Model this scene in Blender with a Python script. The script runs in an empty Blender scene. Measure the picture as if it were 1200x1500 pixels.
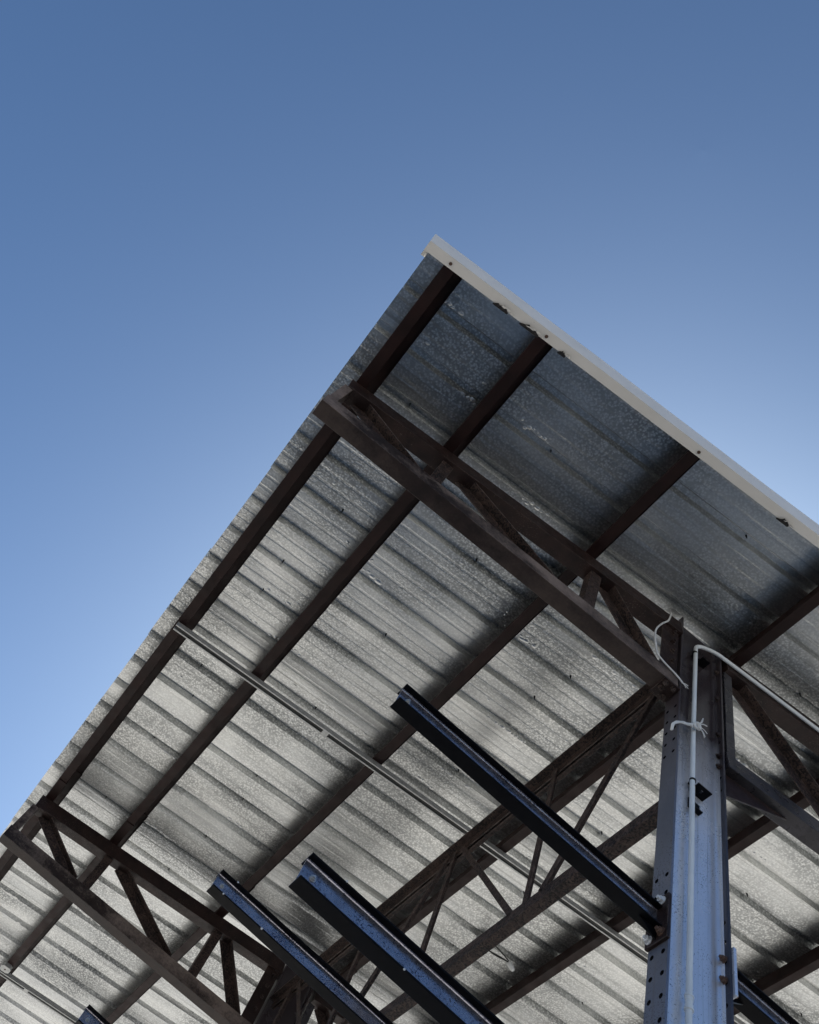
import bpy, bmesh, math, random
from mathutils import Vector, Matrix

random.seed(7)
SC = bpy.context.scene
COL = SC.collection
R_ = math.radians

# ------------------------------------------------------------------ camera
H = 1.6                                   # eye height above the yard
cam = bpy.data.cameras.new('camera')
cam_o = bpy.data.objects.new('camera', cam)
COL.objects.link(cam_o)
SC.camera = cam_o
cam.sensor_fit = 'VERTICAL'
cam.sensor_height = 36.0
cam.lens = 31.886
cam.shift_x = 0.06567
cam.shift_y = -0.04125
cam.clip_start = 0.05
cam.clip_end = 2000.0
RX = (0.54814609, 0.75879199, 0.35181042)
RY = (-0.69627158, 0.64704221, -0.31071251)
RZ = (-0.46340235, -0.07463975, 0.88299896)
cam_o.matrix_world = Matrix((
    (RX[0], -RY[0], -RZ[0], 2.1943),
    (RX[1], -RY[1], -RZ[1], -1.9749),
    (RX[2], -RY[2], -RZ[2], H),
    (0, 0, 0, 1)))

# ------------------------------------------------------------------ sky and sun
SUN_EL, SUN_ROT = 46.0, 306.0
world = bpy.data.worlds.new('World')
SC.world = world
world.use_nodes = True
wn = world.node_tree
bg = wn.nodes['Background']
sky = wn.nodes.new('ShaderNodeTexSky')
sky.sky_type = 'NISHITA'
sky.sun_disc = False
sky.sun_elevation = R_(SUN_EL)
sky.sun_rotation = R_(SUN_ROT)
sky.air_density = 0.6
sky.dust_density = 1.8
sky.ozone_density = 7.0
tint = wn.nodes.new('ShaderNodeVectorMath')       # camera white balance of the sky
tint.operation = 'MULTIPLY'
tint.inputs[1].default_value = (0.89, 1.06, 1.05)
wn.links.new(sky.outputs[0], tint.inputs[0])
wn.links.new(tint.outputs[0], bg.inputs[0])
bg.inputs[1].default_value = 0.0878

sun = bpy.data.lights.new('sun', 'SUN')
sun.energy = 5.0
sun.angle = R_(0.53)
sun.color = (1.0, 0.95, 0.87)
sun_o = bpy.data.objects.new('sun', sun)
COL.objects.link(sun_o)
sd = Vector((math.sin(R_(SUN_ROT)) * math.cos(R_(SUN_EL)),
             math.cos(R_(SUN_ROT)) * math.cos(R_(SUN_EL)), math.sin(R_(SUN_EL))))
sun_o.rotation_euler = sd.to_track_quat('Z', 'Y').to_euler()
sun_o.location = sd * 60

SC.render.engine = 'CYCLES'
vs = SC.view_settings
vs.view_transform = 'Standard'
vs.look = 'None'
vs.exposure = 1.0
vs.gamma = 1.0
vs.use_curve_mapping = False

# ------------------------------------------------------------------ mesh helpers
class MB:
    def __init__(self):
        self.v = []
        self.f = []

    def add(self, verts, faces):
        o = len(self.v)
        self.v += [tuple(p) for p in verts]
        self.f += [tuple(i + o for i in f) for f in faces]

    def box(self, a, b):
        x0, y0, z0 = a
        x1, y1, z1 = b
        self.add([(x0, y0, z0), (x1, y0, z0), (x1, y1, z0), (x0, y1, z0),
                  (x0, y0, z1), (x1, y0, z1), (x1, y1, z1), (x0, y1, z1)],
                 [(3, 2, 1, 0), (4, 5, 6, 7), (0, 1, 5, 4), (1, 2, 6, 5), (2, 3, 7, 6), (3, 0, 4, 7)])

    def beam(self, prof, p0, p1, u, v=None):
        """extrude the closed outline prof (u, v) from p0 to p1"""
        p0, p1 = Vector(p0), Vector(p1)
        d = (p1 - p0).normalized()
        u = Vector(u)
        u = (u - d * u.dot(d)).normalized()
        if v is None:
            v = d.cross(u)
        else:
            v = Vector(v)
            v = (v - d * v.dot(d)).normalized()
        n = len(prof)
        a = [p0 + u * q[0] + v * q[1] for q in prof]
        b = [p1 + u * q[0] + v * q[1] for q in prof]
        fs = [(i, (i + 1) % n, n + (i + 1) % n, n + i) for i in range(n)]
        fs += [tuple(reversed(range(n))), tuple(range(n, 2 * n))]
        self.add(a + b, fs)

    def tube(self, pts, r, n=10, cap=True):
        pts = [Vector(p) for p in pts]
        rs = r if isinstance(r, (list, tuple)) else [r] * len(pts)
        ref = None
        vs_, k = [], len(pts)
        for i, p in enumerate(pts):
            t = (pts[min(i + 1, k - 1)] - pts[max(i - 1, 0)]).normalized()
            if ref is None:
                ref = t.orthogonal().normalized()
            ref = (ref - t * ref.dot(t)).normalized()
            bi = t.cross(ref)
            for j in range(n):
                a = 2 * math.pi * j / n
                vs_.append(p + (ref * math.cos(a) + bi * math.sin(a)) * rs[i])
        fs = []
        for i in range(k - 1):
            for j in range(n):
                fs.append((i * n + j, i * n + (j + 1) % n, (i + 1) * n + (j + 1) % n, (i + 1) * n + j))
        if cap:
            fs += [tuple(reversed(range(n))), tuple((k - 1) * n + j for j in range(n))]
        self.add(vs_, fs)

    def hexbolt(self, p, axis, r=0.014, h=0.011, washer=True):
        p, ax = Vector(p), Vector(axis).normalized()
        if washer:
            self.tube([p, p + ax * 0.003], r * 1.35, 14)
            p = p + ax * 0.003
        a = random.random() * 2
        u = ax.orthogonal().normalized()
        w = ax.cross(u)
        pr = [(r * math.cos(a + i * math.pi / 3), r * math.sin(a + i * math.pi / 3)) for i in range(6)]
        self.beam(pr, p, p + ax * h, u, w)
        self.tube([p + ax * h, p + ax * (h + r * 0.7)], r * 0.55, 8)

    def build(self, name, mat, parent=None, bevel=0.0, smooth=False, seg=2):
        me = bpy.data.meshes.new(name)
        me.from_pydata(self.v, [], self.f)
        bm = bmesh.new()
        bm.from_mesh(me)
        bmesh.ops.recalc_face_normals(bm, faces=bm.faces)
        bm.to_mesh(me)
        bm.free()
        me.materials.append(mat)
        if smooth:
            me.polygons.foreach_set('use_smooth', [True] * len(me.polygons))
        me.update()
        o = bpy.data.objects.new(name, me)
        COL.objects.link(o)
        if parent is not None:
            o.parent = parent
        if bevel:
            m = o.modifiers.new('edge', 'BEVEL')
            m.width = bevel
            m.segments = seg
            m.limit_method = 'ANGLE'
            m.angle_limit = R_(40)
        return o


def tag(o, label=None, cat=None, group=None, kind=None):
    if label:
        o['label'] = label
    if cat:
        o['category'] = cat
    if group:
        o['group'] = group
    if kind:
        o['kind'] = kind
    return o


def empty(name, loc, label, cat, group=None):
    e = bpy.data.objects.new(name, None)
    COL.objects.link(e)
    e.location = loc
    e.empty_display_size = 0.1
    return tag(e, label, cat, group)


def copy_tree(o, parent=None):
    c = o.copy()
    COL.objects.link(c)
    c.parent = parent
    for ch in list(o.children):
        copy_tree(ch, c)
    return c


# ------------------------------------------------------------------ materials
def new_mat(name):
    m = bpy.data.materials.new(name)
    m.use_nodes = True
    nt = m.node_tree
    b = nt.nodes['Principled BSDF']
    return m, nt, b


def N(nt, t, **kw):
    n = nt.nodes.new(t)
    for k, v in kw.items():
        setattr(n, k, v)
    return n


def noise(nt, vec, scale, detail=4.0, rough=0.55):
    n = N(nt, 'ShaderNodeTexNoise')
    n.inputs['Scale'].default_value = scale
    n.inputs['Detail'].default_value = detail
    n.inputs['Roughness'].default_value = rough
    nt.links.new(vec, n.inputs['Vector'])
    return n.outputs['Fac']


def maprange(nt, val, a, b, c, d):
    n = N(nt, 'ShaderNodeMapRange')
    n.inputs[1].default_value = a
    n.inputs[2].default_value = b
    n.inputs[3].default_value = c
    n.inputs[4].default_value = d
    nt.links.new(val, n.inputs[0])
    return n.outputs[0]


def mixc(nt, fac, ca, cb):
    n = N(nt, 'ShaderNodeMix', data_type='RGBA')
    if isinstance(fac, float):
        n.inputs[0].default_value = fac
    else:
        nt.links.new(fac, n.inputs[0])
    for i, c in ((6, ca), (7, cb)):
        if isinstance(c, (tuple, list)):
            n.inputs[i].default_value = (*c[:3], 1)
        else:
            nt.links.new(c, n.inputs[i])
    return n.outputs[2]


def vmath(nt, op, a, b):
    n = N(nt, 'ShaderNodeMath', operation=op)
    for i, x in enumerate((a, b)):
        if isinstance(x, (int, float)):
            n.inputs[i].default_value = x
        else:
            nt.links.new(x, n.inputs[i])
    return n.outputs[0]


def mapping(nt, scale):
    g = N(nt, 'ShaderNodeNewGeometry')
    mp = N(nt, 'ShaderNodeMapping')
    mp.inputs['Scale'].default_value = scale
    nt.links.new(g.outputs['Position'], mp.inputs['Vector'])
    return mp.outputs[0]


def pos(nt):
    return N(nt, 'ShaderNodeNewGeometry').outputs['Position']


def bump(nt, b, h, strength, dist):
    n = N(nt, 'ShaderNodeBump')
    n.inputs['Strength'].default_value = strength
    n.inputs['Distance'].default_value = dist
    nt.links.new(h, n.inputs['Height'])
    nt.links.new(n.outputs[0], b.inputs['Normal'])


def edge_wear(nt, col, light, amt=0.8, radius=0.006):
    bv = N(nt, 'ShaderNodeBevel')
    bv.samples = 4
    bv.inputs['Radius'].default_value = radius
    gm = N(nt, 'ShaderNodeNewGeometry')
    dt = N(nt, 'ShaderNodeVectorMath', operation='DOT_PRODUCT')
    nt.links.new(bv.outputs[0], dt.inputs[0])
    nt.links.new(gm.outputs['Normal'], dt.inputs[1])
    brk = maprange(nt, noise(nt, gm.outputs['Position'], 26, 4), 0.40, 0.62, 0, 1)
    fac = vmath(nt, 'MULTIPLY', maprange(nt, dt.outputs['Value'], 0.985, 0.90, 0, amt), brk)
    return mixc(nt, fac, col, light)


def paint_mat(name, c0, c1, rough, metal=0.0, spec=0.5, ior=1.5, nscale=9.0, speck=None, speck_amt=0.62,
              bump_s=0.25, bump_d=0.002, bscale=160.0, rvar=0.12, sscale=75, wear=None):
    m, nt, b = new_mat(name)
    p = pos(nt)
    f = noise(nt, p, nscale, 6, 0.6)
    col = mixc(nt, maprange(nt, f, 0.35, 0.68, 0, 1), c0, c1)
    if speck:
        s = noise(nt, p, sscale, 3, 0.6)
        s2 = noise(nt, p, 5.0, 2, 0.5)
        fac = maprange(nt, vmath(nt, 'ADD', s, vmath(nt, 'MULTIPLY', s2, 0.35)), speck_amt + 0.17, speck_amt + 0.22, 0, 1)
        col = mixc(nt, fac, col, speck)
    if wear:
        col = edge_wear(nt, col, wear)
    nt.links.new(col, b.inputs['Base Color'])
    nt.links.new(maprange(nt, noise(nt, p, nscale * 2.3, 4), 0.3, 0.7, rough - rvar, rough + rvar), b.inputs['Roughness'])
    b.inputs['Metallic'].default_value = metal
    b.inputs['Specular IOR Level'].default_value = spec
    b.inputs['IOR'].default_value = ior
    bump(nt, b, noise(nt, p, bscale, 3), bump_s, bump_d)
    return m


M_BROWN = paint_mat('brown_primer', (0.0105, 0.0054, 0.0048), (0.026, 0.0130, 0.0105), 0.52, speck=(0.085, 0.062, 0.052),
                    speck_amt=0.65, bump_s=0.5, bump_d=0.003, sscale=120, spec=0.25, wear=(0.13, 0.10, 0.085))
M_RUST = paint_mat('rust_pitted_primer', (0.024, 0.0145, 0.0125), (0.072, 0.046, 0.037), 0.62, speck=(0.008, 0.006, 0.006),
                   speck_amt=0.52, nscale=22, bump_s=0.9, bump_d=0.006, bscale=95, spec=0.25, wear=(0.14, 0.11, 0.095))


def dusty_mat():
    """dark chord paint with settled dust, chalky patches and scraped spots"""
    m, nt, b = new_mat('weathered_chord_paint')
    p = pos(nt)
    base = mixc(nt, maprange(nt, noise(nt, p, 12, 5), 0.35, 0.65, 0, 1), (0.0095, 0.0056, 0.0053), (0.022, 0.0135, 0.0120))
    big = noise(nt, mapping(nt, (3.0, 1.4, 3.0)), 1.0, 5, 0.62)
    fine = noise(nt, p, 55, 5, 0.7)
    d = vmath(nt, 'ADD', big, vmath(nt, 'MULTIPLY', fine, 0.30))
    gn = N(nt, 'ShaderNodeNewGeometry')
    sn = N(nt, 'ShaderNodeSeparateXYZ')
    nt.links.new(gn.outputs['Normal'], sn.inputs[0])
    face = maprange(nt, sn.outputs[0], 0.2, 0.7, 0.18, 1.0)          # dust kept to the outward face, lightening it like skylight
    col = mixc(nt, vmath(nt, 'MULTIPLY', maprange(nt, d, 0.55, 0.74, 0.03, 0.95), face), base, (0.19, 0.145, 0.122))
    col = mixc(nt, maprange(nt, noise(nt, p, 150, 3), 0.66, 0.72, 0, 1), col, (0.007, 0.005, 0.005))
    col = edge_wear(nt, col, (0.17, 0.14, 0.125))
    nt.links.new(col, b.inputs['Base Color'])
    b.inputs['Specular IOR Level'].default_value = 0.25
    nt.links.new(maprange(nt, d, 0.5, 0.9, 0.42, 0.75), b.inputs['Roughness'])
    bump(nt, b, noise(nt, p, 120, 4), 0.5, 0.003)
    return m


M_DUSTY = dusty_mat()
M_PURLIN = paint_mat('red_oxide_purlin', (0.0110, 0.0048, 0.0042), (0.0230, 0.0098, 0.0082), 0.55, nscale=5, bump_s=0.15, spec=0.2)
M_ARM = paint_mat('black_arm_paint', (0.0022, 0.0022, 0.003), (0.004, 0.004, 0.0055), 0.45, spec=0.12, nscale=14, bump_s=0.15, rvar=0.08)
M_ARMWEB = paint_mat('worn_blue_arm_web', (0.36, 0.335, 0.36), (0.52, 0.49, 0.52), 0.22, metal=0.88, nscale=14,
                     speck=(0.05, 0.05, 0.08), speck_amt=0.565, bump_s=0.12, rvar=0.05, sscale=190)


def column_mat(name, ca, cb, metal, rough, sa):
    """blue-grey paint below, brown primer sprayed over the top of the column with the trusses"""
    m, nt, b = new_mat(name)
    p = pos(nt)
    f = noise(nt, p, 2.5, 5, 0.6)
    col = mixc(nt, maprange(nt, f, 0.35, 0.68, 0, 1), ca, cb)
    s_ = vmath(nt, 'ADD', noise(nt, p, 170, 3, 0.6), vmath(nt, 'MULTIPLY', noise(nt, p, 5, 2), 0.35))
    col = mixc(nt, maprange(nt, s_, sa + 0.17, sa + 0.22, 0, 1), col, (0.06, 0.06, 0.07))
    run = noise(nt, mapping(nt, (55, 55, 0.9)), 1.0, 3, 0.55)
    col = mixc(nt, maprange(nt, run, 0.58, 0.74, 0, 0.55), col, (0.16, 0.145, 0.14))
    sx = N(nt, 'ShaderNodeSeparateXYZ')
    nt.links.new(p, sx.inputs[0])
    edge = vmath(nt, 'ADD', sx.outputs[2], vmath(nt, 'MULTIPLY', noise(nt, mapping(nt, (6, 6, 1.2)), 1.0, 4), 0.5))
    top_shade = maprange(nt, edge, 3.75 + H + .25, 4.55 + H + .25, 0, 1)
    col = mixc(nt, top_shade, col, (0.034, 0.026, 0.028))  # column top darkened in colour, standing for the dim roof it mirrors
    nt.links.new(col, b.inputs['Base Color'])
    nt.links.new(maprange(nt, top_shade, 0, 1, metal, 0.0), b.inputs['Metallic'])
    nt.links.new(maprange(nt, noise(nt, p, 6, 4), 0.3, 0.7, rough - .06, rough + .06), b.inputs['Roughness'])
    bump(nt, b, noise(nt, p, 160, 3), 0.12, 0.002)
    return m


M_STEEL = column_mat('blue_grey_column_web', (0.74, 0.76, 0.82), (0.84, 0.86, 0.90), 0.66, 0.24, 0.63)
M_FLANGE = column_mat('dark_column_flange', (0.15, 0.16, 0.195), (0.22, 0.23, 0.27), 0.60, 0.42, 0.62)  # darker than the web of the same column
M_FLANGE_IN = column_mat('shaded_column_flange', (0.022, 0.022, 0.030), (0.045, 0.043, 0.055), 0.10, 0.38, 0.62)  # far flange darkened in colour for the shade behind the web
M_GALV = paint_mat('galvanised_fitting', (0.36, 0.37, 0.36), (0.50, 0.50, 0.49), 0.42, metal=0.6, nscale=25)
M_ZINC = paint_mat('new_zinc_bolt', (0.62, 0.63, 0.64), (0.75, 0.75, 0.74), 0.38, metal=0.35, nscale=40, bump_s=0.05)
M_OLD = paint_mat('rusty_bolt', (0.07, 0.038, 0.026), (0.14, 0.085, 0.06), 0.6, metal=0.2, nscale=60, bump_s=0.6)
M_WHITE = paint_mat('white_conduit_plastic', (0.60, 0.64, 0.66), (0.70, 0.73, 0.73), 0.40, nscale=8, bump_s=0.06, rvar=0.05)
M_WIRE = paint_mat('off_white_cable', (0.52, 0.52, 0.50), (0.66, 0.66, 0.64), 0.5, nscale=30, bump_s=0.2)
M_BLACK = paint_mat('black_cable', (0.01, 0.01, 0.01), (0.02, 0.02, 0.02), 0.5, nscale=30)
M_TRIM = paint_mat('cream_trim_paint', (0.65, 0.62, 0.56), (0.71, 0.68, 0.625), 0.42, nscale=3, speck=(0.33, 0.30, 0.26),
                   speck_amt=0.74, bump_s=0.08, rvar=0.06)
M_TORN = paint_mat('torn_dark_foam', (0.010, 0.009, 0.010), (0.03, 0.026, 0.024), 0.9, nscale=60, bump_s=1.0, bump_d=0.006)


def sheet_mat():
    m, nt, b = new_mat('galvanised_roof_sheet')
    p = pos(nt)
    # grain of condensation, broken up by large patches
    vo = N(nt, 'ShaderNodeTexVoronoi', feature='SMOOTH_F1')
    vo.inputs['Scale'].default_value = 62.0
    vo.inputs['Smoothness'].default_value = 0.35
    wob = N(nt, 'ShaderNodeVectorMath', operation='ADD')
    nz = N(nt, 'ShaderNodeTexNoise')
    nz.inputs['Scale'].default_value = 45.0
    nt.links.new(p, nz.inputs['Vector'])
    sc_ = N(nt, 'ShaderNodeVectorMath', operation='SCALE')
    sc_.inputs['Scale'].default_value = 0.02
    nt.links.new(nz.outputs['Color'], sc_.inputs[0])
    nt.links.new(p, wob.inputs[0])
    nt.links.new(sc_.outputs[0], wob.inputs[1])
    nt.links.new(wob.outputs[0], vo.inputs['Vector'])
    grain = maprange(nt, vo.outputs['Distance'], 0.15, 0.62, 0, 1)
    fine = noise(nt, p, 130, 3, 0.6)
    patch = maprange(nt, noise(nt, mapping(nt, (1.6, 0.9, 1.0)), 1.3, 3, 0.5), 0.37, 0.59, 0.34, 1.0)
    streak = noise(nt, mapping(nt, (46, 0.55, 1)), 1.0, 4, 0.6)
    streak2 = noise(nt, mapping(nt, (9, 0.25, 1)), 1.0, 3, 0.55)
    oi = N(nt, 'ShaderNodeObjectInfo')
    per = maprange(nt, oi.outputs['Random'], 0, 1, 0.78, 1.12)          # every sheet weathered a little differently
    g1 = vmath(nt, 'MULTIPLY', vmath(nt, 'MULTIPLY', grain, patch), per)
    base = mixc(nt, maprange(nt, streak2, 0.35, 0.65, 0, 1), (0.67, 0.685, 0.68), (0.80, 0.808, 0.79))
    base = mixc(nt, vmath(nt, 'MULTIPLY', g1, 0.92), base, (0.27, 0.278, 0.277))
    base = mixc(nt, maprange(nt, streak, 0.56, 0.70, 0, 0.55), base, (0.22, 0.225, 0.22))
    base = mixc(nt, maprange(nt, fine, 0.62, 0.75, 0, 0.5), base, (0.62, 0.62, 0.60))
    nt.links.new(base, b.inputs['Base Color'])
    b.inputs['Metallic'].default_value = 0.95
    rg = maprange(nt, vmath(nt, 'ADD', g1, vmath(nt, 'MULTIPLY', streak, 0.5)), 0.0, 1.4, 0.27, 0.41)
    nt.links.new(rg, b.inputs['Roughness'])
    hgt = vmath(nt, 'ADD', vmath(nt, 'MULTIPLY', g1, 0.9), vmath(nt, 'MULTIPLY', fine, 0.35))
    hgt = vmath(nt, 'ADD', hgt, vmath(nt, 'MULTIPLY', streak, 0.5))
    bump(nt, b, hgt, 0.22, 0.0035)
    return m


M_SHEET = sheet_mat()


def bead_mat():
    m, nt, b = new_mat('dried_water_bead')
    p = pos(nt)
    col = mixc(nt, maprange(nt, noise(nt, p, 90, 3), 0.35, 0.65, 0, 1), (0.60, 0.61, 0.60), (0.74, 0.74, 0.72))
    nt.links.new(col, b.inputs['Base Color'])
    b.inputs['Metallic'].default_value = 0.9
    b.inputs['Roughness'].default_value = 0.34
    return m


M_BEAD = bead_mat()


def ground_mat():
    m, nt, b = new_mat('pale_gravel_yard')
    p = pos(nt)
    a = noise(nt, p, 0.35, 5, 0.6)
    c = noise(nt, p, 28, 4, 0.7)
    col = mixc(nt, maprange(nt, a, 0.35, 0.65, 0, 1), (0.335, 0.322, 0.302), (0.41, 0.395, 0.37))
    col = mixc(nt, maprange(nt, c, 0.42, 0.62, 0, 0.6), col, (0.27, 0.258, 0.24))
    nt.links.new(col, b.inputs['Base Color'])
    b.inputs['Roughness'].default_value = 0.9
    bump(nt, b, c, 0.6, 0.02)
    return m


# ------------------------------------------------------------------ measured layout (metres; x along the eave, y across, z up)
S = 0.1596                   # roof slope, rises towards +y
ZB = 5.4776 + H              # underside of the purlins at y = 0
KN = math.sqrt(1 + S * S)
D = 0.165                    # purlin depth


def rp(x, y, w=0.0):
    """point on the purlin-underside plane at (x, y), lifted w along the roof normal"""
    return Vector((x, y - S * w / KN, ZB + S * y + w / KN))


NRM = Vector((0, -S, 1)) / KN
SLP = Vector((0, 1, S)) / KN
X_END = 0.951                # purlin ends at the rake
X_FAR = -10.9  # unseen roof end, placed to set where its ground shadow stops
Y_EAVE = -2.775
Y_RIGHT = 13.4  # roof stretched unseen to the right so its shadow darkens the ground
ST = 4.748                   # distance between roof frames
BF, DC = 0.106, 0.31         # column flange width, column depth
COL_TOP = 5.575 + H

# ------------------------------------------------------------------ ground
g = MB()
g.add([(-400, -400, 0), (400, -400, 0), (400, 400, 0), (-400, 400, 0)], [(0, 1, 2, 3)])
tag(g.build('ground', ground_mat()), kind='structure')

# ------------------------------------------------------------------ metal roof of ribbed panels
roof = empty('metal_roof', rp(0, 0, D), 'ribbed galvanised sheet metal roof overhead, grey and stained with condensation', 'roof')
PITCH = 0.305
RH = 0.042
RIB0 = 0.995                 # a rib line


def rib_profile(x0, npitch):
    """(x, w) of the sheet underside from rib centre x0 going towards -x"""
    out = []
    for k in range(npitch):
        c = x0 - k * PITCH
        out += [(c, RH), (c - .019, RH), (c - .0375, .0)]
        for q in (.105, .190):
            out += [(c - q + .014, 0), (c - q + .007, .0009), (c - q - .007, .0009), (c - q - .014, 0)]
        out += [(c - PITCH + .0375, .0), (c - PITCH + .019, RH)]
    out.append((x0 - npitch * PITCH, RH))
    return out


rp0 = roof.location.copy()
NY = 120
pan_x = RIB0
pi_ = 0
while pan_x > X_FAR:
    prof = rib_profile(pan_x + 0.0, 3)
    # the sheet runs a little under its neighbour at each lap
    prof = [(prof[0][0] + .018, RH)] + prof + [(prof[-1][0] - .0195, RH + .001), (prof[-1][0] - .0365, .003)]
    if pi_ == 0:             # the end sheet is trimmed flat under the rake trim
        prof = [(.985, 0.0)] + [q_ for q_ in prof if q_[0] < .9576]
    e0 = random.uniform(-.006, .006)
    rnd = random.Random(100 + pi_)
    ph = [rnd.uniform(0, 6.28) for _ in range(6)]
    lift = .0012 * (pi_ % 2)
    vs_, fs = [], []
    n = len(prof)
    for j in range(NY + 1):
        y = Y_EAVE + e0 + (Y_RIGHT - Y_EAVE) * j / NY
        for (x, w) in prof:
            wob = .0016 * math.sin(1.9 * y + 9 * x + ph[0]) + .0011 * math.sin(4.3 * y - 6 * x + ph[1]) + .0008 * math.sin(8.1 * y + 23 * x + ph[2])
            if w > .02:
                wob *= .4
            xs = x + .0015 * math.sin(1.3 * y + ph[3])
            vs_.append(rp(xs, y, D + w + wob + lift) - rp0)
    for j in range(NY):
        for i in range(n - 1):
            fs.append((j * n + i, j * n + i + 1, (j + 1) * n + i + 1, (j + 1) * n + i))
    mb = MB()
    mb.add(vs_, fs)
    o = mb.build('roof_panel', M_SHEET, roof)
    sm = o.modifiers.new('thickness', 'SOLIDIFY')
    sm.thickness = 0.0012
    # the visible (lower) side stays where it is
    nz = sum(pp.normal.z for pp in o.data.polygons)
    sm.offset = 1.0 if nz > 0 else -1.0
    pan_x -= 3 * PITCH
    pi_ += 1

# fastener tips that come through the ribs, and dried beads of water along the ribs
fm = MB()
bm_ = MB()
PUR_Y = [-2.595, -1.942, -0.852, 0.303, 1.363, 2.478, 3.585, 4.70, 5.82, 6.94, 8.06, 9.18, 10.3, 11.42, 12.3]  # the last ones are added, unseen, under the stretched roof
rr = random.Random(5)
nr = int((RIB0 - X_FAR) / PITCH)


def bead(mb, x, y, w, rx, ry, h):
    c = rp(x, y, w)
    k = 9
    vs2 = []
    for ring, (s_, d_) in enumerate(((1.0, 0.0), (0.72, 0.7))):
        for a in range(k):
            t = 2 * math.pi * a / k
            vs2.append(c + Vector((1, 0, 0)) * (rx * s_ * math.cos(t)) + SLP * (ry * s_ * math.sin(t)) - NRM * (h * d_))
    vs2.append(c - NRM * h)
    f2 = []
    for a in range(k):
        b2 = (a + 1) % k
        f2.append((a, b2, k + b2, k + a))
        f2.append((k + a, k + b2, 2 * k))
    mb.add(vs2, f2)


for k in range(1, nr):
    c = RIB0 - k * PITCH
    for i in range(len(PUR_Y) - 1):
        if (k + i) % 3 == 0 or rr.random() < .12:
            y = PUR_Y[i] + (PUR_Y[i + 1] - PUR_Y[i]) * rr.uniform(.42, .58)
            q = rp(c + rr.uniform(-.006, .006), y, D + RH)
            fm.tube([q, q - NRM * .012, q - NRM * .034], [.007, .0055, .002], 7)
    # clusters of beads just below each rib (on the +x or -x lip)
    for cl in range(5):
        y = rr.uniform(Y_EAVE + .1, 3.2)
        if rr.random() < .35:
            continue
        side = rr.choice((1, 1, -1)) * rr.uniform(.041, .055)
        m_ = rr.randint(5, 16)
        for q in range(m_):
            r0 = rr.choice((.006, .007, .009, .011, .014)) * rr.uniform(.8, 1.25)
            y += rr.uniform(.018, .045)
            if y > 3.3:
                break
            bead(bm_, c + side + rr.gauss(0, .006), y, D + .001, r0, r0 * rr.uniform(1.0, 2.1), r0 * .27)
    for q in range(16):
        r0 = rr.uniform(.005, .011)
        bead(bm_, c - PITCH * rr.uniform(.2, .8), rr.uniform(Y_EAVE + .1, 3.2), D + .001, r0, r0 * rr.uniform(.9, 1.8), r0 * .22)
fm.v = [tuple(Vector(p) - rp0) for p in fm.v]
bm_.v = [tuple(Vector(p) - rp0) for p in bm_.v]
tag(fm.build('fastener_tips', M_BLACK, roof), kind='stuff')
tag(bm_.build('water_beads', M_BEAD, roof, smooth=True), kind='stuff')

# ------------------------------------------------------------------ cream rake trim along the gable end
XT0, XT1 = 0.953, 1.014
TH = 0.175
tr = empty('rake_trim', rp(XT1, 0, 0), 'cream painted metal trim along the sloping gable edge of the roof', 'trim')
t0 = rp(XT1, 0, 0)
y0t, y1t = -2.805, Y_RIGHT + .03


def strip(name, prof):
    mb = MB()
    n_ = 40
    pts = []
    for j in range(n_ + 1):
        y = y0t + (y1t - y0t) * j / n_
        wv = .0012 * math.sin(3.1 * y) + .0008 * math.sin(7.7 * y + 1)
        for (x, w) in prof:
            pts.append(rp(x + wv, y, w) - t0)
    n = len(prof)
    fs = []
    for j in range(n_):
        for i in range(n):
            i2 = (i + 1) % n
            fs.append((j * n + i, j * n + i2, (j + 1) * n + i2, (j + 1) * n + i))
    fs += [tuple(reversed(range(n))), tuple(n_ * n + i for i in range(n))]
    mb.add(pts, fs)
    return mb.build(name, M_TRIM, tr)


strip('trim_face', [(XT1 - .002, -.004), (XT1, -.004), (XT1 + .006, TH), (XT1 + .004, TH)])
ret = strip('bottom_return', [(XT0, -.006), (XT1 - .0021, -.006), (XT1 - .0021, -.004), (XT0, -.004)])
strip('top_flange', [(XT1 - .14, TH + .001), (XT1 + .006, TH + .001), (XT1 + .006, TH + .003), (XT1 - .14, TH + .003)])
# closed end at the eave
e = MB()
for (y) in (y0t + .002,):
    e.beam([(XT0 + .004 - XT1, -.0035), (-.003, -.0035), (.0035, TH - .002), (XT0 + .004 - XT1, TH - .002)],
           rp(XT1, y) - t0, rp(XT1, y + .003) - t0, (1, 0, 0), NRM)
e.build('end_cap', M_TRIM, tr)
for y in (-2.64, -1.97, -0.88, .27, 1.33, 2.45):
    sb = MB()
    q = rp(.978, y, -.006) - t0
    sb.tube([q, q - NRM * .004], .010, 10)
    sb.hexbolt(q - NRM * .004, -NRM, .0055, .005, washer=False)
    sb.build('screw', M_OLD, ret)
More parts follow.
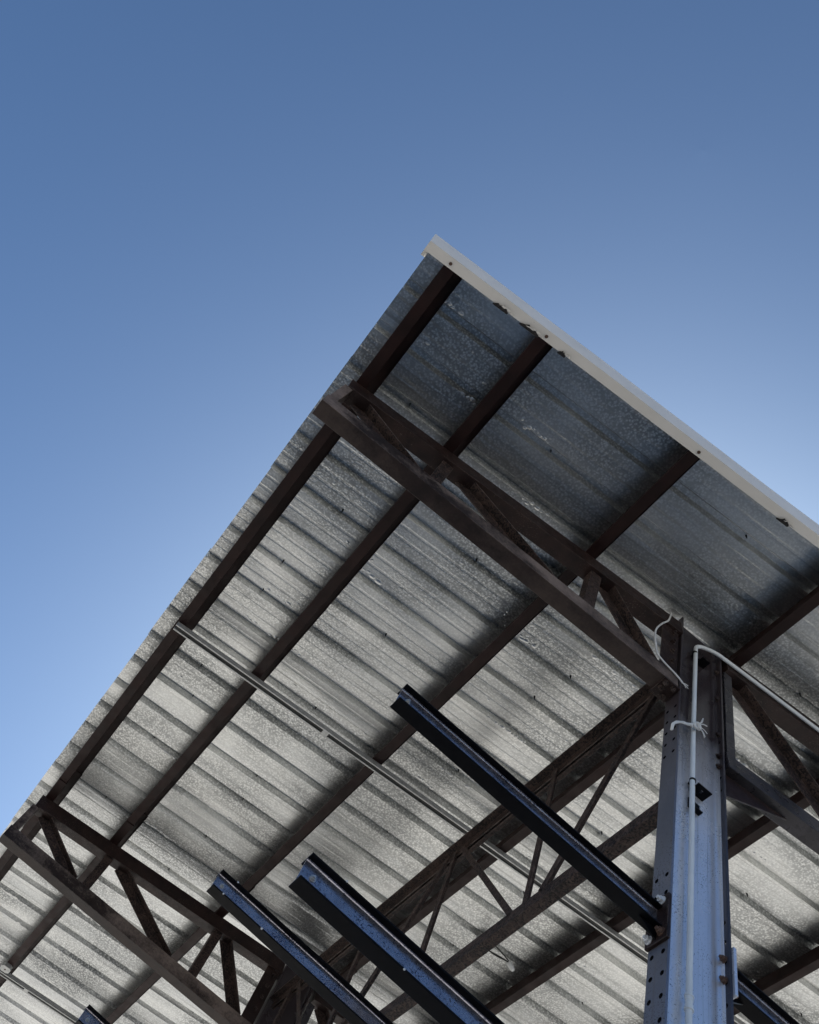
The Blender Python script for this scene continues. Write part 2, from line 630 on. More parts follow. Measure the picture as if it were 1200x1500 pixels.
# ragged dark closure foam pushed out over the return
rt = random.Random(3)
for (y, L) in ((-2.27, .10), (-2.07, .13), (-1.84, .05), (-.24, .08)):
    tb = MB()
    k = 9
    lo, hi = [], []
    for i in range(k):
        f = i / (k - 1)
        yy = y + (f - .5) * L
        out = math.sin(math.pi * f) * rt.uniform(.010, .026)
        lo.append(rp(XT0 - .012, yy, -.0075) - t0)
        hi.append(rp(XT0 + out, yy, -.010 - rt.uniform(0, .006)) - t0)
    up = [p + NRM * .02 for p in lo]
    tb.add(lo + hi + up, [(i, i + 1, k + i + 1, k + i) for i in range(k - 1)] + [(i, i + 1, 2 * k + i + 1, 2 * k + i) for i in range(k - 1)]
           + [(k + i, k + i + 1, 2 * k + i + 1, 2 * k + i) for i in range(k - 1)])
    tb.build('torn_foam', M_TORN, ret)
    wb = MB()
    lo2 = []
    hi2 = []
    for i in range(6):
        f = i / 5
        yy = y + .03 + (f - .5) * L * .9
        lo2.append(rp(XT0 + .004, yy, -.009) - t0)
        hi2.append(rp(XT0 + .010 + math.sin(math.pi * f) * rt.uniform(.008, .018), yy, -.013 - rt.uniform(0, .01)) - t0)
    wb.add(lo2 + hi2, [(i, i + 1, 6 + i + 1, 6 + i) for i in range(5)])
    wb.build('peeled_lip', M_TRIM, ret)

# ------------------------------------------------------------------ purlins (Z sections)
ZT = .0045
zprof = [(0, 0), (-.072, 0), (-.072, .018), (-.072 + ZT, .018), (-.072 + ZT, ZT), (-ZT, ZT), (-ZT, D - .001),
         (.066, D - .001), (.066, D - .018), (.066 - ZT, D - .018), (.066 - ZT, D - .001 - ZT), (0, D - .001 - ZT)]
pur_labels = [
    'dark brown purlin nearest the open eave, along the roof edge over the sky',
    'dark brown purlin second from the open eave',
    'dark brown purlin third from the open eave, behind the tip of the highest arm',
    'brown purlin fourth from the eave, right behind the lattice girder',
    'reddish brown purlin fifth from the eave, crossing the strut channel right of the girder',
    'reddish brown purlin sixth from the eave, low right beside the column',
    'brown purlin seventh from the eave, past the lower right corner',
    'brown purlin eighth from the eave, outside the right of the picture',
    'brown purlin ninth from the eave, added with the unseen roof stretch for shade',
    'brown purlin tenth from the eave, added with the unseen roof stretch for shade',
    'brown purlin eleventh from the eave, added with the unseen roof stretch for shade',
    'brown purlin twelfth from the eave, added with the unseen roof stretch for shade',
    'brown purlin thirteenth from the eave, added with the unseen roof stretch for shade',
    'brown purlin fourteenth from the eave, added with the unseen roof stretch for shade',
    'brown purlin fifteenth from the eave, added along the unseen roof edge stretched for shade']
for i, y in enumerate(PUR_Y):
    mb = MB()
    a = rp(X_END, y)
    root = a.copy()
    # two lapped lengths with a small step at the second frame
    mb.beam(zprof, Vector((0, 0, 0)), Vector((-ST - X_END - .45 + i * .04, 0, 0)), SLP, NRM)
    zp2 = [(u + .005 if v > ZT else u - .003, v + .0005) for (u, v) in zprof]
    o = mb.build('purlin', M_PURLIN, None, bevel=.0015, seg=1)
    o.location = root
    tag(o, pur_labels[i], 'purlin', 'roof purlins')
    m2 = MB()
    m2.beam(zprof, Vector((-ST - X_END + .35 + i * .04, .006, -.0052)), Vector((X_FAR - X_END, .006, -.0052)), SLP, NRM)
    m2.build('lapped_length', M_PURLIN, o, bevel=.0015, seg=1)

# ------------------------------------------------------------------ columns
HOLES_UP = [4.55 - .1035 * k for k in range(5)]
HOLES_LO = [3.263 - .1018 * k for k in range(46)]


def holed_flange(name, zs_used, z0, z1, y_in, y_out, mat, parent):
    """flange plate in the x-z plane, thickness y_in..y_out, with two rows of real round holes"""
    mb = MB()
    P = .1018
    n8 = 8
    r = .0108
    walls = []
    zs = sorted(z for z in zs_used if z0 + P / 2 < z < z1 - P / 2)
    levels = []
    cur = z0
    for z in zs:
        a, b = z - P / 2 + .0002, z + P / 2 - .0002
        if a > cur + .004:
            levels.append((cur, a, None))
        a = max(a, cur)
        levels.append((a, b, z))
        cur = b
    levels.append((cur, z1, None))
    for (a, b, hz) in levels:
        for (xa, xb, hx) in ((-BF / 2, 0, -.031), (0, BF / 2, .029)):
            if hz is None:
                for yy in (y_in, y_out):
                    mb.add([(xa, yy, a), (xb, yy, a), (xb, yy, b), (xa, yy, b)], [(0, 1, 2, 3)])
            else:
                ring = []
                outer = [(xb, hz), (xb, b), (hx, b), (xa, b), (xa, hz), (xa, a), (hx, a), (xb, a)]
                inner = [(hx + r * math.cos(i * math.pi / 4), hz + r * 1.12 * math.sin(i * math.pi / 4)) for i in range(8)]
                for yy in (y_in, y_out):
                    mb.add([(p[0], yy, p[1]) for p in outer] + [(p[0], yy, p[1]) for p in inner],
                           [(i, (i + 1) % 8, 8 + (i + 1) % 8, 8 + i) for i in range(8)])
                walls += range(len(mb.f), len(mb.f) + 8)
                mb.add([(p[0], y_in, p[1]) for p in inner] + [(p[0], y_out, p[1]) for p in inner],
                       [(i, (i + 1) % 8, 8 + (i + 1) % 8, 8 + i) for i in range(8)])
    for x in (-BF / 2, BF / 2):
        mb.add([(x, y_in, z0), (x, y_out, z0), (x, y_out, z1), (x, y_in, z1)], [(0, 1, 2, 3)])
    for z in (z0, z1):
        mb.add([(-BF / 2, y_in, z), (BF / 2, y_in, z), (BF / 2, y_out, z), (-BF / 2, y_out, z)], [(0, 1, 2, 3)])
    me_o = mb.build(name, mat, parent)
    me_o.data.materials.append(M_ARM)  # hole walls painted black to stand for the shade inside them
    for fi in walls:
        me_o.data.polygons[fi].material_index = 1
    bm = bmesh.new()
    bm.from_mesh(me_o.data)
    bmesh.ops.remove_doubles(bm, verts=bm.verts, dist=.0001)
    bmesh.ops.recalc_face_normals(bm, faces=bm.faces)
    bm.to_mesh(me_o.data)
    bm.free()
    return me_o


c_far = {}


def make_column(x, top, label, upper=True):
    c = empty('steel_column', (x, 0, 0), label, 'column', 'rack columns')
    tf, tw = .0115, .008
    hs = [z + H for z in (HOLES_LO + (HOLES_UP if upper else []))]
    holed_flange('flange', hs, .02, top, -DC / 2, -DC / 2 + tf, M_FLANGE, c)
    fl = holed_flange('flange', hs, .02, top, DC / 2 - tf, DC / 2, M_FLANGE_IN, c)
    c_far[c.name] = fl
    w = MB()
    # web with its rolled fillets
    f = .024
    yi = DC / 2 - tf - .0002
    arc = [(f - f * math.sin(t_ * math.pi / 10), f - f * math.cos(t_ * math.pi / 10)) for t_ in range(6)]   # (from web, from flange) on the fillet
    q = []
    q += [(tw / 2 + a_, yi - b_) for (a_, b_) in reversed(arc)]
    q += [(-tw / 2 - a_, yi - b_) for (a_, b_) in arc]
    q += [(-tw / 2 - a_, -yi + b_) for (a_, b_) in reversed(arc)]
    q += [(tw / 2 + a_, -yi + b_) for (a_, b_) in arc]
    w.beam(q, (0, 0, .021), (0, 0, top - .001), (1, 0, 0), (0, 1, 0))
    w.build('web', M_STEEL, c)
    b = MB()
    b.box((-.2, -.27, .001), (.2, .27, .02))
    b.build('base_plate', M_STEEL, c, bevel=.003)
    return c


col1 = make_column(0, COL_TOP, 'blue-grey steel I-beam column with bolt holes and a white conduit up its web')
col2 = make_column(-ST, COL_TOP, 'dark steel column behind the lower arms, carrying the far roof truss')
col3 = make_column(0, 6.9 + H, 'added steel column of the outer row, unseen, under the roof stretched for shade')
col3.location.y = 9.0  # added outer row, holds up the roof stretched for its shadow
col4 = make_column(-ST, 6.9 + H, 'second added steel column of the outer row, unseen, under the roof stretched for shade')
col4.location.y = 9.0
RK1, RK2 = -1.528, -3.07
colA = make_column(RK1, 3.10 + H, 'short steel rack column below the picture, carrying the middle arm', False)
colB = make_column(RK2, 3.10 + H, 'short steel rack column below the picture, carrying the arm at lower left', False)

# clip-angle brackets on the near column's web
def shelf_clip(z, ya, yb, xo, slot=True):
    mb = MB()
    x0, x1 = .0045, .0045 + xo
    t = .006
    if slot:
        sy0, sy1 = ya + (yb - ya) * .44, ya + (yb - ya) * .60
        sx0, sx1 = x0 + xo * .40, x0 + xo * .68
        mb.box((x0, ya, z), (x1, sy0, z + t))
        mb.box((x0, sy1, z), (x1, yb, z + t))
        mb.box((x0, sy0, z), (sx0, sy1, z + t))
        mb.box((sx1, sy0, z), (x1, sy1, z + t))
    else:
        mb.box((x0, ya, z), (x1, yb, z + t))
    mb.box((x0, ya, z + t), (x0 + t, yb, z + .07))
    return mb


shelf_clip(3.975 + H, -.03, .052, .066).build('clip_bracket', M_ARM, col1)
shelf_clip(3.845 + H, -.035, .03, .028, False).build('clip_bracket', M_ARM, col1)
shelf_clip(5.245 + H, -.002, .055, .06, False).build('clip_bracket', M_ARM, col1)
# bolts in the far flange (heads show inside the column)
for (z, x, m) in ((3.075, .026, M_OLD), (2.973, .026, M_OLD), (4.33, .030, M_BROWN), (4.42, .030, M_BROWN), (4.62, .03, M_BROWN),
                  (4.98, .03, M_BROWN), (5.28, .03, M_BROWN)):
    mb = MB()
    mb.hexbolt((x, DC / 2 - .0115, z + H), (0, -1, 0), .0125, .012)
    mb.build('bolt', m, c_far[col1.name])

# ------------------------------------------------------------------ cantilever arms (small I sections)
def make_arm(x, zc, label, side=-1, length=1.335, drops=()):
    """zc: underside of the arm above the camera's eye"""
    zb = zc + H
    yf = side * DC / 2
    root = empty('cantilever_arm', (x, yf, zb), label, 'rack arm', 'arms of the cantilever rack')
    d, bf, tf, tw = .106, .068, .0075, .006
    L = side * length
    y0 = side * .016
    a = MB()
    a.box((-bf / 2, min(y0, L), 0), (bf / 2, max(y0, L), tf))
    a.build('bottom_flange', M_ARM, root, bevel=.0018)
    a = MB()
    a.box((-bf / 2, min(y0, L), d - tf), (bf / 2, max(y0, L), d))
    a.build('top_flange', M_ARM, root, bevel=.0018)
    f = .0055
    q = [(tw / 2, tf + f + .0002), (tw / 2, d - tf - f), (tw / 2 + f * .3, d - tf - f * .3), (tw / 2 + f, d - tf - .0002), (-tw / 2 - f, d - tf - .0002),
         (-tw / 2, d - tf - f), (-tw / 2, tf + f), (-tw / 2 - f, tf + .0002), (tw / 2 + f, tf + .0002), (tw / 2 + f * .3, tf + f * .3)]
    a = MB()
    a.beam(q, (0, y0, 0), (0, L - side * .001, 0), (1, 0, 0), (0, 0, 1))
    aw = a.build('web', M_ARMWEB, root)
    a = MB()
    a.box((-.058, min(0, side * .0155), -.066), (.064, max(0, side * .0155), d + .058))
    ep = a.build('end_plate', M_BROWN if side < 0 else M_STEEL, root, bevel=.002)
    # gusset under the arm
    a = MB()
    a.add([(-.004, side * .0157, -.0002), (-.004, side * .0157, -.052), (-.004, side * .10, -.0002),
           (.004, side * .0157, -.0002), (.004, side * .0157, -.052), (.004, side * .10, -.0002)],
          [(0, 1, 2), (5, 4, 3), (0, 3, 4, 1), (1, 4, 5, 2), (2, 5, 3, 0)])
    a.build('gusset', M_ARM, root)
    for (bx, bz, m) in ((.029, d + .030, M_ZINC), (-.031, d + .030, M_ZINC), (.032, -.028, M_OLD), (-.034, -.034, M_ZINC)):
        b = MB()
        b.hexbolt((bx, side * .0156, bz), (0, side, 0), .0145, .013)
        b.build('bolt', m, ep)
    b = MB()
    b.hexbolt((tw / 2, L - side * .045, d * .5), (1, 0, 0), .0085, .006)
    b.build('end_bolt', M_GALV, aw)
    for (yy, xx, zz, r) in drops:
        w = MB()
        k = 8
        w.tube([(xx, side * yy, zz + r * .8), (xx, side * yy, zz + r * .3), (xx, side * yy, zz - r * .4), (xx, side * yy, zz - r)], [r * .5, r, r * .8, r * .1], k)
        w.build('water_drop', M_ZINC, root, smooth=True)
    return root


make_arm(0, 2.962, 'black steel rack arm with blue web bolted to the near column by a plate')
make_arm(0, 1.962, 'largest black rack arm at bottom centre, below the bolted one, with speckled blue web', drops=((.93, .036, .0, .004), (1.2, .035, .106, .004)))
make_arm(RK1, 2.962, 'black rack arm with blue web, left of the largest one, over the far truss', drops=((1.27, .036, .0, .005), (1.24, .034, .105, .005), (1.03, .036, .0, .006)))
make_arm(RK2, 2.962, 'blue-black rack arm tip poking in at the lower left frame edge')
make_arm(0, 2.968, 'black rack arm leaving the near column towards the lower right corner', side=1)

# ------------------------------------------------------------------ roof trusses
def boxp(x0, x1, v0, v1):
    return [(x0, v0), (x1, v0), (x1, v1), (x0, v1)]


XA, XB = -.045, .065         # truss width in x


def angle_prof(a, t, flip=1):
    return [(0, 0), (a * flip, 0), (a * flip, -t), (t * flip, -t), (t * flip, -a), (0, -a)]


def member(mb, y0, z0, y1, z1, kind, a=.086):
    """truss web member in the y-z plane"""
    p0, p1 = Vector((0, y0, z0)), Vector((0, y1, z1))
    d = (p1 - p0).normalized()
    side = Vector((0, -d.z, d.y))            # in plane, across the member
    if side.y < 0:
        side = -side
    if kind == 'L':
        t = .0075
        # one leg faces +x in the truss plane, the other runs back from its outer edge
        q = [(-a / 2, -.022), (a / 2, -.022), (a / 2, .050), (a / 2 - t, .050), (a / 2 - t, -.022 + t), (-a / 2, -.022 + t)]
    else:
        q = [(-a / 2, .042), (a / 2, .042), (a / 2, -.030), (-a / 2, -.030)]
    mb.beam(q, p0, p1, side, (1, 0, 0))


def ztop(y):
    return ZB + S * y


def zbl(y):
    return 4.697 + H + .0555 * y


def left_truss(x, label):
    t = empty('roof_truss', (x, 0, 0), label, 'truss', 'cantilevered roof trusses')
    y0, y1 = -2.692, -.1725
    hh = .120
    m = MB()
    m.beam(boxp(XA, XB, -hh, -.001), (0, y0, ztop(y0)), (0, y1, ztop(y1)), (1, 0, 0), NRM)
    m.build('top_chord', M_BROWN, t, bevel=.0022)
    m = MB()
    m.beam(boxp(XA, XB, 0, .110), (0, y0, zbl(y0)), (0, y1, zbl(y1)), (1, 0, 0), (0, -.0555, 1))
    m.build('bottom_chord', M_DUSTY, t, bevel=.003)
    m = MB()
    ya = y0 + .03
    m.beam(boxp(XA + .004, XB - .004, -.028, .030), (0, ya, zbl(ya) + .111), (0, ya - .004, ztop(ya) - hh - .003), (1, 0, 0), (0, 1, 0))
    m.build('end_post', M_DUSTY, t, bevel=.003)
    for y in (-1.918, -.800):
        m = MB()
        member(m, y, zbl(y) + .108, y, ztop(y) - hh - .001, 'box', .078)
        m.build('vertical', M_RUST, t, bevel=.003)
    for (ya, yb) in ((-2.575, -2.035), (-1.80, -1.04), (-.715, -.335)):
        m = MB()
        member(m, ya, ztop(ya) - hh + .004, yb, zbl(yb) + .100, 'L')
        m.build('diagonal', M_RUST, t, bevel=.0015, seg=1)
    # connection angle standing against the column flange
    m = MB()
    za, zb2 = zbl(-.2) + .112, ztop(-.2) - hh - .006
    q = [(.046, -.292), (.046, -.1725), (-.046, -.1725), (-.046, -.181), (.038, -.181), (.038, -.292)]
    m.beam(q, (0, 0, za), (0, 0, zb2), (1, 0, 0), (0, 1, 0))
    ca = m.build('connection_angle', M_BROWN, t, bevel=.002)
    for z in (4.93, 5.05, 5.16, 5.27):
        b = MB()
        b.hexbolt((.0462, -.215, z + H), (1, 0, 0), .0145, .014)
        b.build('bolt', M_BROWN, ca)
    # seat plate with bolts under the bottom chord
    m = MB()
    zs = zbl(-.2)
    m.box((-.062, -.262, zs - .016), (.066, -.1565, zs - .001))
    sp_ = m.build('seat_plate', M_BROWN, t, bevel=.002)
    for (bx, by) in ((.042, -.185), (-.036, -.19), (.0, -.235), (.04, -.237)):
        b = MB()
        b.hexbolt((bx, by, zs - .0162), (0, 0, -1), .0125, .013)
        b.build('bolt', M_RUST, sp_)
    # cap plate on the column line
    return t


def zbr(y):
    return 4.345 + H + .150 * (y - .2)


def right_truss(x, label):
    t = empty('roof_truss', (x, 0, 0), label, 'truss', 'cantilevered roof trusses')
    y0, y1 = .172, 12.4  # runs on unseen to carry the roof stretched for its shadow
    off, hh = .030, .150
    m = MB()
    m.beam(boxp(XA, XB, -hh, -.001), (0, y0, ztop(y0)), (0, y1, ztop(y1)), (1, 0, 0), NRM)
    m.build('top_chord', M_BROWN, t, bevel=.0022)
    m = MB()
    m.beam(boxp(XA, XB, 0, .105), (0, y0, zbr(y0)), (0, y1, zbr(y1)), (1, 0, 0), (0, -.15, 1))
    m.build('bottom_chord', M_STEELISH, t, bevel=.003)
    m = MB()
    q = [(.052, .172), (.052, .232), (.044, .232), (.044, .180), (-.045, .180), (-.045, .172)]
    m.beam(q, (0, 0, zbr(.2) + .107), (0, 0, ztop(.2) - hh - .04), (1, 0, 0), (0, 1, 0))
    m.build('connection_angle', M_STEELISH, t, bevel=.002)
    ys = [.29, 1.28, 2.35, 3.42, 4.50, 5.60, 6.7, 7.8, 8.9, 10.0, 11.1, 12.2]
    for i in range(11):
        ya, yb = ys[i], ys[i + 1] - .13
        m = MB()
        member(m, ya, ztop(ya) - hh + .004, yb, zbr(yb) + .095, 'L', .095)
        m.build('diagonal', M_RUST, t, bevel=.0015, seg=1)
        yv = ys[i + 1] - .01
        m = MB()
        member(m, yv, zbr(yv) + .104, yv, ztop(yv) - hh - .001, 'box', .075)
        m.build('vertical', M_RUST, t, bevel=.003)
    # triangular gusset below the bottom chord
    m = MB()
    A = (.1565, zbr(.1565) - .002)
    B = (.1565, 4.145 + H)
    C = (.60, zbr(.60) - .002)
    m.add([(x_, p[0], p[1]) for x_ in (.004, .014) for p in (A, B, C)], [(0, 1, 2), (5, 4, 3), (0, 3, 4, 1), (1, 4, 5, 2), (2, 5, 3, 0)])
    m.build('gusset_plate', M_BROWN, t, bevel=.0015, seg=1)
    return t


M_STEELISH = paint_mat('grey_blue_truss_steel', (0.020, 0.017, 0.019), (0.050, 0.046, 0.055), 0.32, metal=0.30, nscale=7,
                       speck=(0.03, 0.028, 0.03), speck_amt=0.55, bump_s=0.4)
T1 = left_truss(0, 'near dark brown truss cantilevered from the column to the open eave')
T2 = copy_tree(T1)
T2.location = (-ST, 0, 0)
tag(T2, 'far dark brown truss at the lower left, cantilevered from the darker column', 'truss')
T3 = right_truss(0, 'deep truss on the right of the near column with a blue-grey bottom chord')
T4 = copy_tree(T3)
T4.location = (-ST, 0, 0)
tag(T4, 'truss right of the far column, mostly hidden behind the arms at the bottom', 'truss')

# ------------------------------------------------------------------ lattice girder between the two columns
JY = -.10
lg = empty('lattice_girder', (0, JY, 0), 'black lattice girder with thin zigzag bars spanning between the two columns', 'girder')
jx0, jx1 = -.075, -ST + .075
jt = 5.065 + H
m = MB()
# pair of angles back to back with a gap
for sgn in (-1, 1):
    m.beam([(sgn * .007, 0), (sgn * .062, 0), (sgn * .062, -.007), (sgn * .014, -.007), (sgn * .014, -.072), (sgn * .007, -.072)],
           (jx0, 0, jt), (jx1, 0, jt + .012), (0, 1, 0), (0, 0, 1))
m.build('top_chord', M_RUST, lg)


def jb(x):
    return 3.788 + H + .012 * (x - jx0) / 1.0


m = MB()
m.beam([(-.03, 0), (.034, 0), (.034, .080), (-.03, .080)], (jx0, 0, jb(jx0)), (jx1, 0, jb(jx1)), (0, 1, 0), (0, 0, 1))
m.build('bottom_chord', M_RUST, lg, bevel=.005, seg=2)
jj = jt - .05


def rod(name, xa, za, xb, zb_, yoff):
    p0, p1 = Vector((xa, yoff, za)), Vector((xb, yoff, zb_))
    d = (p1 - p0).normalized()
    s_ = Vector((-d.z, 0, d.x))
    mm = MB()
    a_, t_ = .042, .006
    mm.beam([(-a_ / 2, -.018), (a_ / 2, -.018), (a_ / 2, -.018 + t_), (-a_ / 2 + t_, -.018 + t_), (-a_ / 2 + t_, .020), (-a_ / 2, .020)], p0, p1, s_, (0, 1, 0))
    mm.build(name, M_RUST, lg)


for (xa, xb) in ((-.15, -.955), (-2.07, -1.20), (-2.25, -3.06), (-4.22, -3.32)):
    rod('diagonal', xa, jj, xb, jb(xb) + .07, -.012)
for xv in (-1.092, -2.150, -3.185, -4.34):
    rod('vertical', xv, jj, xv + .012, jb(xv) + .075, -.012)

# ------------------------------------------------------------------ strut channels under the purlins
def strut(x, y0, y1, label, mid):
    r0 = rp(x, y0, 0)
    mb = MB()
    w, h, t, lip = .056, .042, .003, .0115
    q = [(-w / 2, -.002), (-w / 2, -h), (-w / 2 + lip, -h), (-w / 2 + lip, -h + .008), (-w / 2 + lip - t, -h + .008), (-w / 2 + lip - t, -h + t), (-w / 2 + t, -h + t),
         (-w / 2 + t, -.002 - t), (w / 2 - t, -.002 - t), (w / 2 - t, -h + t), (w / 2 - lip + t, -h + t), (w / 2 - lip + t, -h + .008), (w / 2 - lip, -h + .008),
         (w / 2 - lip, -h), (w / 2, -h), (w / 2, -.002)]
    mb.beam(q, Vector((0, 0, 0)), rp(x, y1, 0) - r0, (1, 0, 0), NRM)
    o = mb.build('strut_channel', M_GALV, None)
    o.location = r0
    tag(o, label, 'channel', 'strut channels under the purlins')
    for (nm, u0, rr0, v0) in (('slot_shade', 0, .0130, -h + .0150), ('cable', -w / 2 - .010, .0085, -.020)):  # black strips: painted shade in the slot, and a dark band beside the channel
        kb = MB()
        k_ = 24
        kb.tube([rp(x + u0, y0 + (y1 - y0) * i / k_, v0) - r0 + Vector((.0015 * math.sin(i * 2.1), 0, .001 * math.sin(i * 1.3))) for i in range(k_ + 1)], rr0, 7)
        kb.build(nm, M_BLACK, o)
    cb = MB()
    a = rp(x, mid, 0) - r0
    cb.beam([(-w / 2 - .004, -h - .004), (w / 2 + .004, -h - .004), (w / 2 + .004, -h - .001), (-w / 2 - .004, -h - .001)], a, a + SLP * .05, (1, 0, 0), NRM)
    cb.build('splice_plate', M_GALV, o)
    return o


strut(-2.300, -2.655, 4.9, 'long grey strut channel across the underside of the roof, behind the arms', -1.35)
strut(-7.165, -2.655, 4.9, 'grey strut channel in the lower left corner, beside the small junction box', -1.72)

jb0 = rp(-7.06, -1.985, -.003)
m = MB()
m.beam([(-.052, -.030), (-.030, -.052), (.030, -.052), (.052, -.030), (.052, .030), (.030, .052), (-.030, .052), (-.052, .030)],
       Vector((0, 0, 0)), -NRM * .042, (1, 0, 0), SLP)
box_o = m.build('junction_box', M_GALV, None, bevel=.003)
box_o.location = jb0
tag(box_o, 'small pale octagonal junction box under a purlin at the left frame edge', 'junction box')
m = MB()
m.tube([-NRM * .0421, -NRM * .046], .008, 8)
m.build('cover_screw', M_OLD, box_o)

# ------------------------------------------------------------------ white conduit up the column
def smooth_path(pts, r, k=6):
    pts = [Vector(p) for p in pts]
    out = [pts[0]]
    for i in range(1, len(pts) - 1):
        a, b, c = pts[i - 1], pts[i], pts[i + 1]
        d1, d2 = (a - b), (c - b)
        rr_ = min(r, d1.length * .45, d2.length * .45)
        p0, p2 = b + d1.normalized() * rr_, b + d2.normalized() * rr_
        for j in range(k + 1):
            f = j / k
            out.append(p0 * (1 - f) ** 2 + b * 2 * f * (1 - f) + p2 * f * f)
    out.append(pts[-1])
    return out


cr = .0125
path = [(.034, -.033, .02), (.034, -.034, 2.6 + H), (.034, -.037, 4.4 + H), (.036, -.030, 5.395 + H), (.078, .08, 5.40 + H), (.080, .42, 5.446 + H),
        (.082, .93, 5.510 + H), (.082, 3.0, 5.830 + H)]
pp = [Vector(p) for p in path]
cond = empty('electrical_conduit', path[0], 'slim white conduit up the near column, bending over along the right truss', 'conduit')
c0 = Vector(path[0])
sp = []
base = [(p - c0) for p in pp]
mb = MB()
mb.tube(smooth_path(base, .10, 8), cr, 14)
pipe = mb.build('pipe', M_WHITE, cond, smooth=True)
mb = MB()
zc = 2.718 + H
for z_, r_ in ((zc - .028, .0165), (zc - .004, .0165), (zc + .004, .0165), (zc + .028, .0165)):
    pass
q = Vector((.034, -.0342, zc)) - c0
U = Vector((0, 0, 1))
mb.tube([q - U * .034, q - U * .032, q - U * .024, q - U * .022, q - U * .008, q - U * .006, q + U * .006, q + U * .008, q + U * .022, q + U * .024, q + U * .032, q + U * .034],
        [.013, .0175, .0175, .0150, .0150, .0135, .0135, .0150, .0150, .0175, .0175, .013], 16)
mb.build('coupling', M_WHITE, pipe, smooth=False)
for z_ in (4.02, 5.285):
    mb = MB()
    q = Vector((.034, -.035, z_ + H)) - c0
    mb.tube([q - U * .006, q + U * .006], .0158, 14)
    mb.box((q.x - .028, q.y - .004, q.z - .006), (q.x - .010, q.y + .050, q.z + .006))
    mb.build('pipe_strap', M_ARM, cond)

# ------------------------------------------------------------------ loose white cable by the truss end
wp = [(.078, -.262, 5.43), (.080, -.272, 5.36), (.082, -.288, 5.285), (.083, -.325, 5.20), (.082, -.362, 5.085), (.078, -.366, 5.00), (.074, -.350, 4.90), (.072, -.335, 4.835),
      (.072, -.300, 4.807), (.073, -.255, 4.787), (.075, -.210, 4.770), (.078, -.178, 4.748), (.081, -.158, 4.722)]
w0 = Vector((wp[0][0], wp[0][1], wp[0][2] + H))


def spline(pts, k=5):
    pts = [Vector(p) for p in pts]
    out = []
    n = len(pts)
    for i in range(n - 1):
        a, b, c, d = pts[max(i - 1, 0)], pts[i], pts[i + 1], pts[min(i + 2, n - 1)]
        for j in range(k):
            t = j / k
            out.append(0.5 * ((2 * b) + (c - a) * t + (2 * a - 5 * b + 4 * c - d) * t * t + (3 * b - a - 3 * c + d) * t ** 3))
    out.append(pts[-1])
    return out


wire = empty('loose_cable', w0, 'thin off-white cable end hanging beside the top of the near column', 'cable')
mb = MB()
mb.tube(spline([Vector((p[0], p[1], p[2] + H)) - w0 for p in wp]), .0055, 8)
mb.build('sheath', M_WIRE, wire, smooth=True)
end = Vector((wp[-1][0], wp[-1][1], wp[-1][2] + H)) - w0
for dv in ((.004, .020, -.030), (.010, .030, -.004), (.004, .036, -.018)):
    mb = MB()
    mb.tube(spline([end, end + Vector(dv) * .5 + Vector((.002, 0, .003)), end + Vector(dv)], 3), .0022, 6)
    mb.build('bare_strand', M_WIRE, wire, smooth=True)

# ------------------------------------------------------------------ white tie knotted round the conduit
tie0 = Vector((.054, -.10, 4.42 + H))
tie = empty('knotted_tie', tie0, 'white cord knotted round the conduit and hooked over the column edge', 'tie')
rt = random.Random(11)


def strands(name, pts, r, n_, jit):
    for s_ in range(n_):
        q = [Vector(p) + Vector((rt.uniform(-jit, jit), rt.uniform(-jit, jit), rt.uniform(-jit, jit))) for p in pts]
        mb = MB()
        mb.tube(spline(q, 5), r * rt.uniform(.8, 1.15), 7)
        mb.build(name, M_WIRE, tie, smooth=True)


def tv(y, z, x=.062):
    return Vector((x, y, z + H)) - tie0


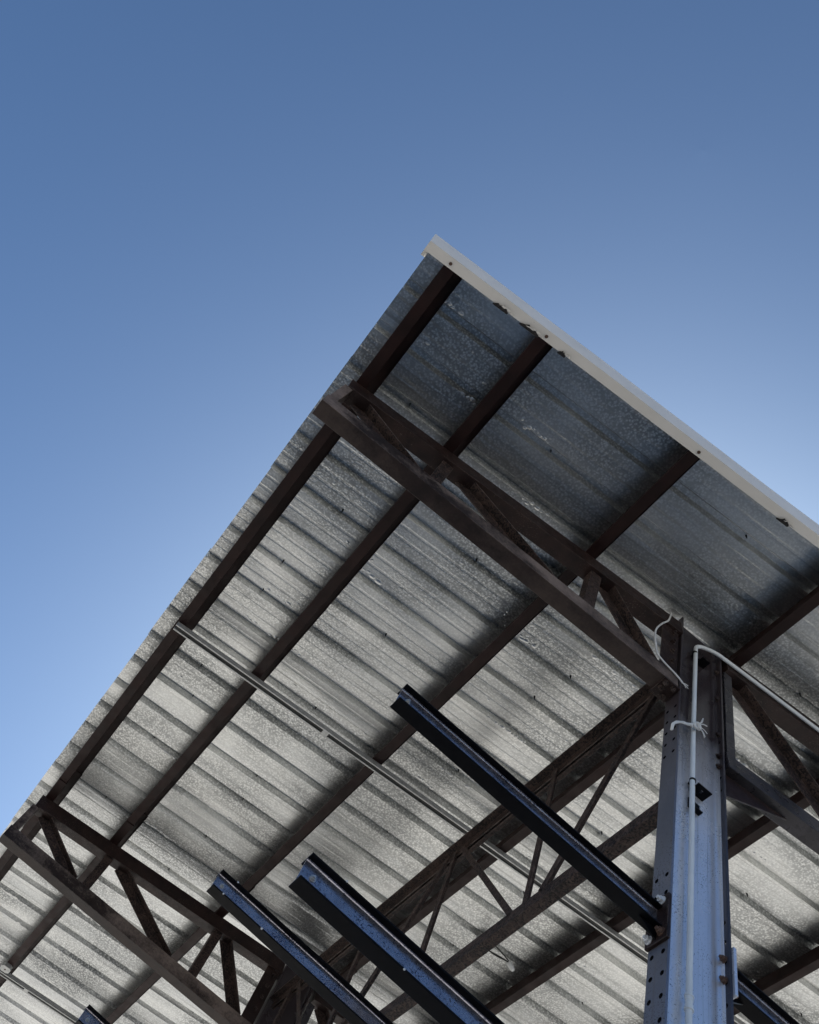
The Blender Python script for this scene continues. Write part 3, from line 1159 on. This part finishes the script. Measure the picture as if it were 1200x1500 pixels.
strands('wrap', [tv(-.178, 4.278, .040), tv(-.186, 4.312, .056), tv(-.166, 4.348, .064), tv(-.130, 4.382, .064), tv(-.098, 4.408, .062), tv(-.066, 4.440, .060), tv(-.035, 4.480, .056)], .0062, 4, .0035)
strands('knot', [tv(-.070, 4.425, .058), tv(-.055, 4.465, .066), tv(-.035, 4.470, .072), tv(-.025, 4.445, .068), tv(-.048, 4.430, .070), tv(-.060, 4.452, .074)], .0055, 3, .004)
strands('loose_end', [tv(-.040, 4.465, .066), tv(-.022, 4.500, .072), tv(-.008, 4.545, .074)], .0042, 2, .006)
strands('loose_end', [tv(-.045, 4.445, .068), tv(-.022, 4.415, .078), tv(-.006, 4.372, .082)], .0032, 2, .005)
strands('loose_end', [tv(-.042, 4.450, .068), tv(-.012, 4.445, .078), tv(.012, 4.425, .082)], .0028, 1, .003)
strands('loose_end', [tv(-.03, 4.475, .066), tv(-.004, 4.505, .072), tv(.018, 4.512, .074)], .0034, 1, .003)

# ------------------------------------------------------------------ small fixture hanging beyond the girder
fx0 = rp(-3.286, .843, .105)
fix = empty('hanging_fixture', fx0, 'round white lamp base with black wires and a dangling white connector beyond the girder', 'light fixture')
mb = MB()
mb.tube([Vector((0, 0, .05)), Vector((0, 0, .04)), Vector((0, 0, .01)), Vector((0, 0, -.008)), Vector((0, 0, -.016))], [.030, .054, .058, .050, .026], 20)
mb.build('lamp_base', M_WIRE, fix, smooth=True)
cend = rp(-3.005, .915, -.16) - fx0
for k, off in enumerate(((0, 0, 0), (.02, -.01, .02))):
    mb = MB()
    o_ = Vector(off)
    mb.tube(spline([Vector((.02, .02, -.012)), Vector((.10, .00, -.10)) + o_, Vector((.19, .02, -.20)) + o_ * 2, cend + o_ * .3], 6), .005, 7)
    mb.build('wire', M_BLACK, fix, smooth=True)
mb = MB()
mb.tube(spline([cend, Vector((.20, .02, -.20)), Vector((.14, -.03, -.17)), Vector((.07, -.06, -.13))], 5), .005, 7)
mb.build('wire', M_BLACK, fix, smooth=True)
mb = MB()
dd = (rp(-3.051, 1.011, -.17) - rp(-3.005, .915, -.16)).normalized()
mb.tube([cend, cend + dd * .012, cend + dd * .055, cend + dd * .082, cend + dd * .09], [.012, .022, .022, .015, .006], 12)
mb.build('connector', M_WIRE, fix, smooth=True)
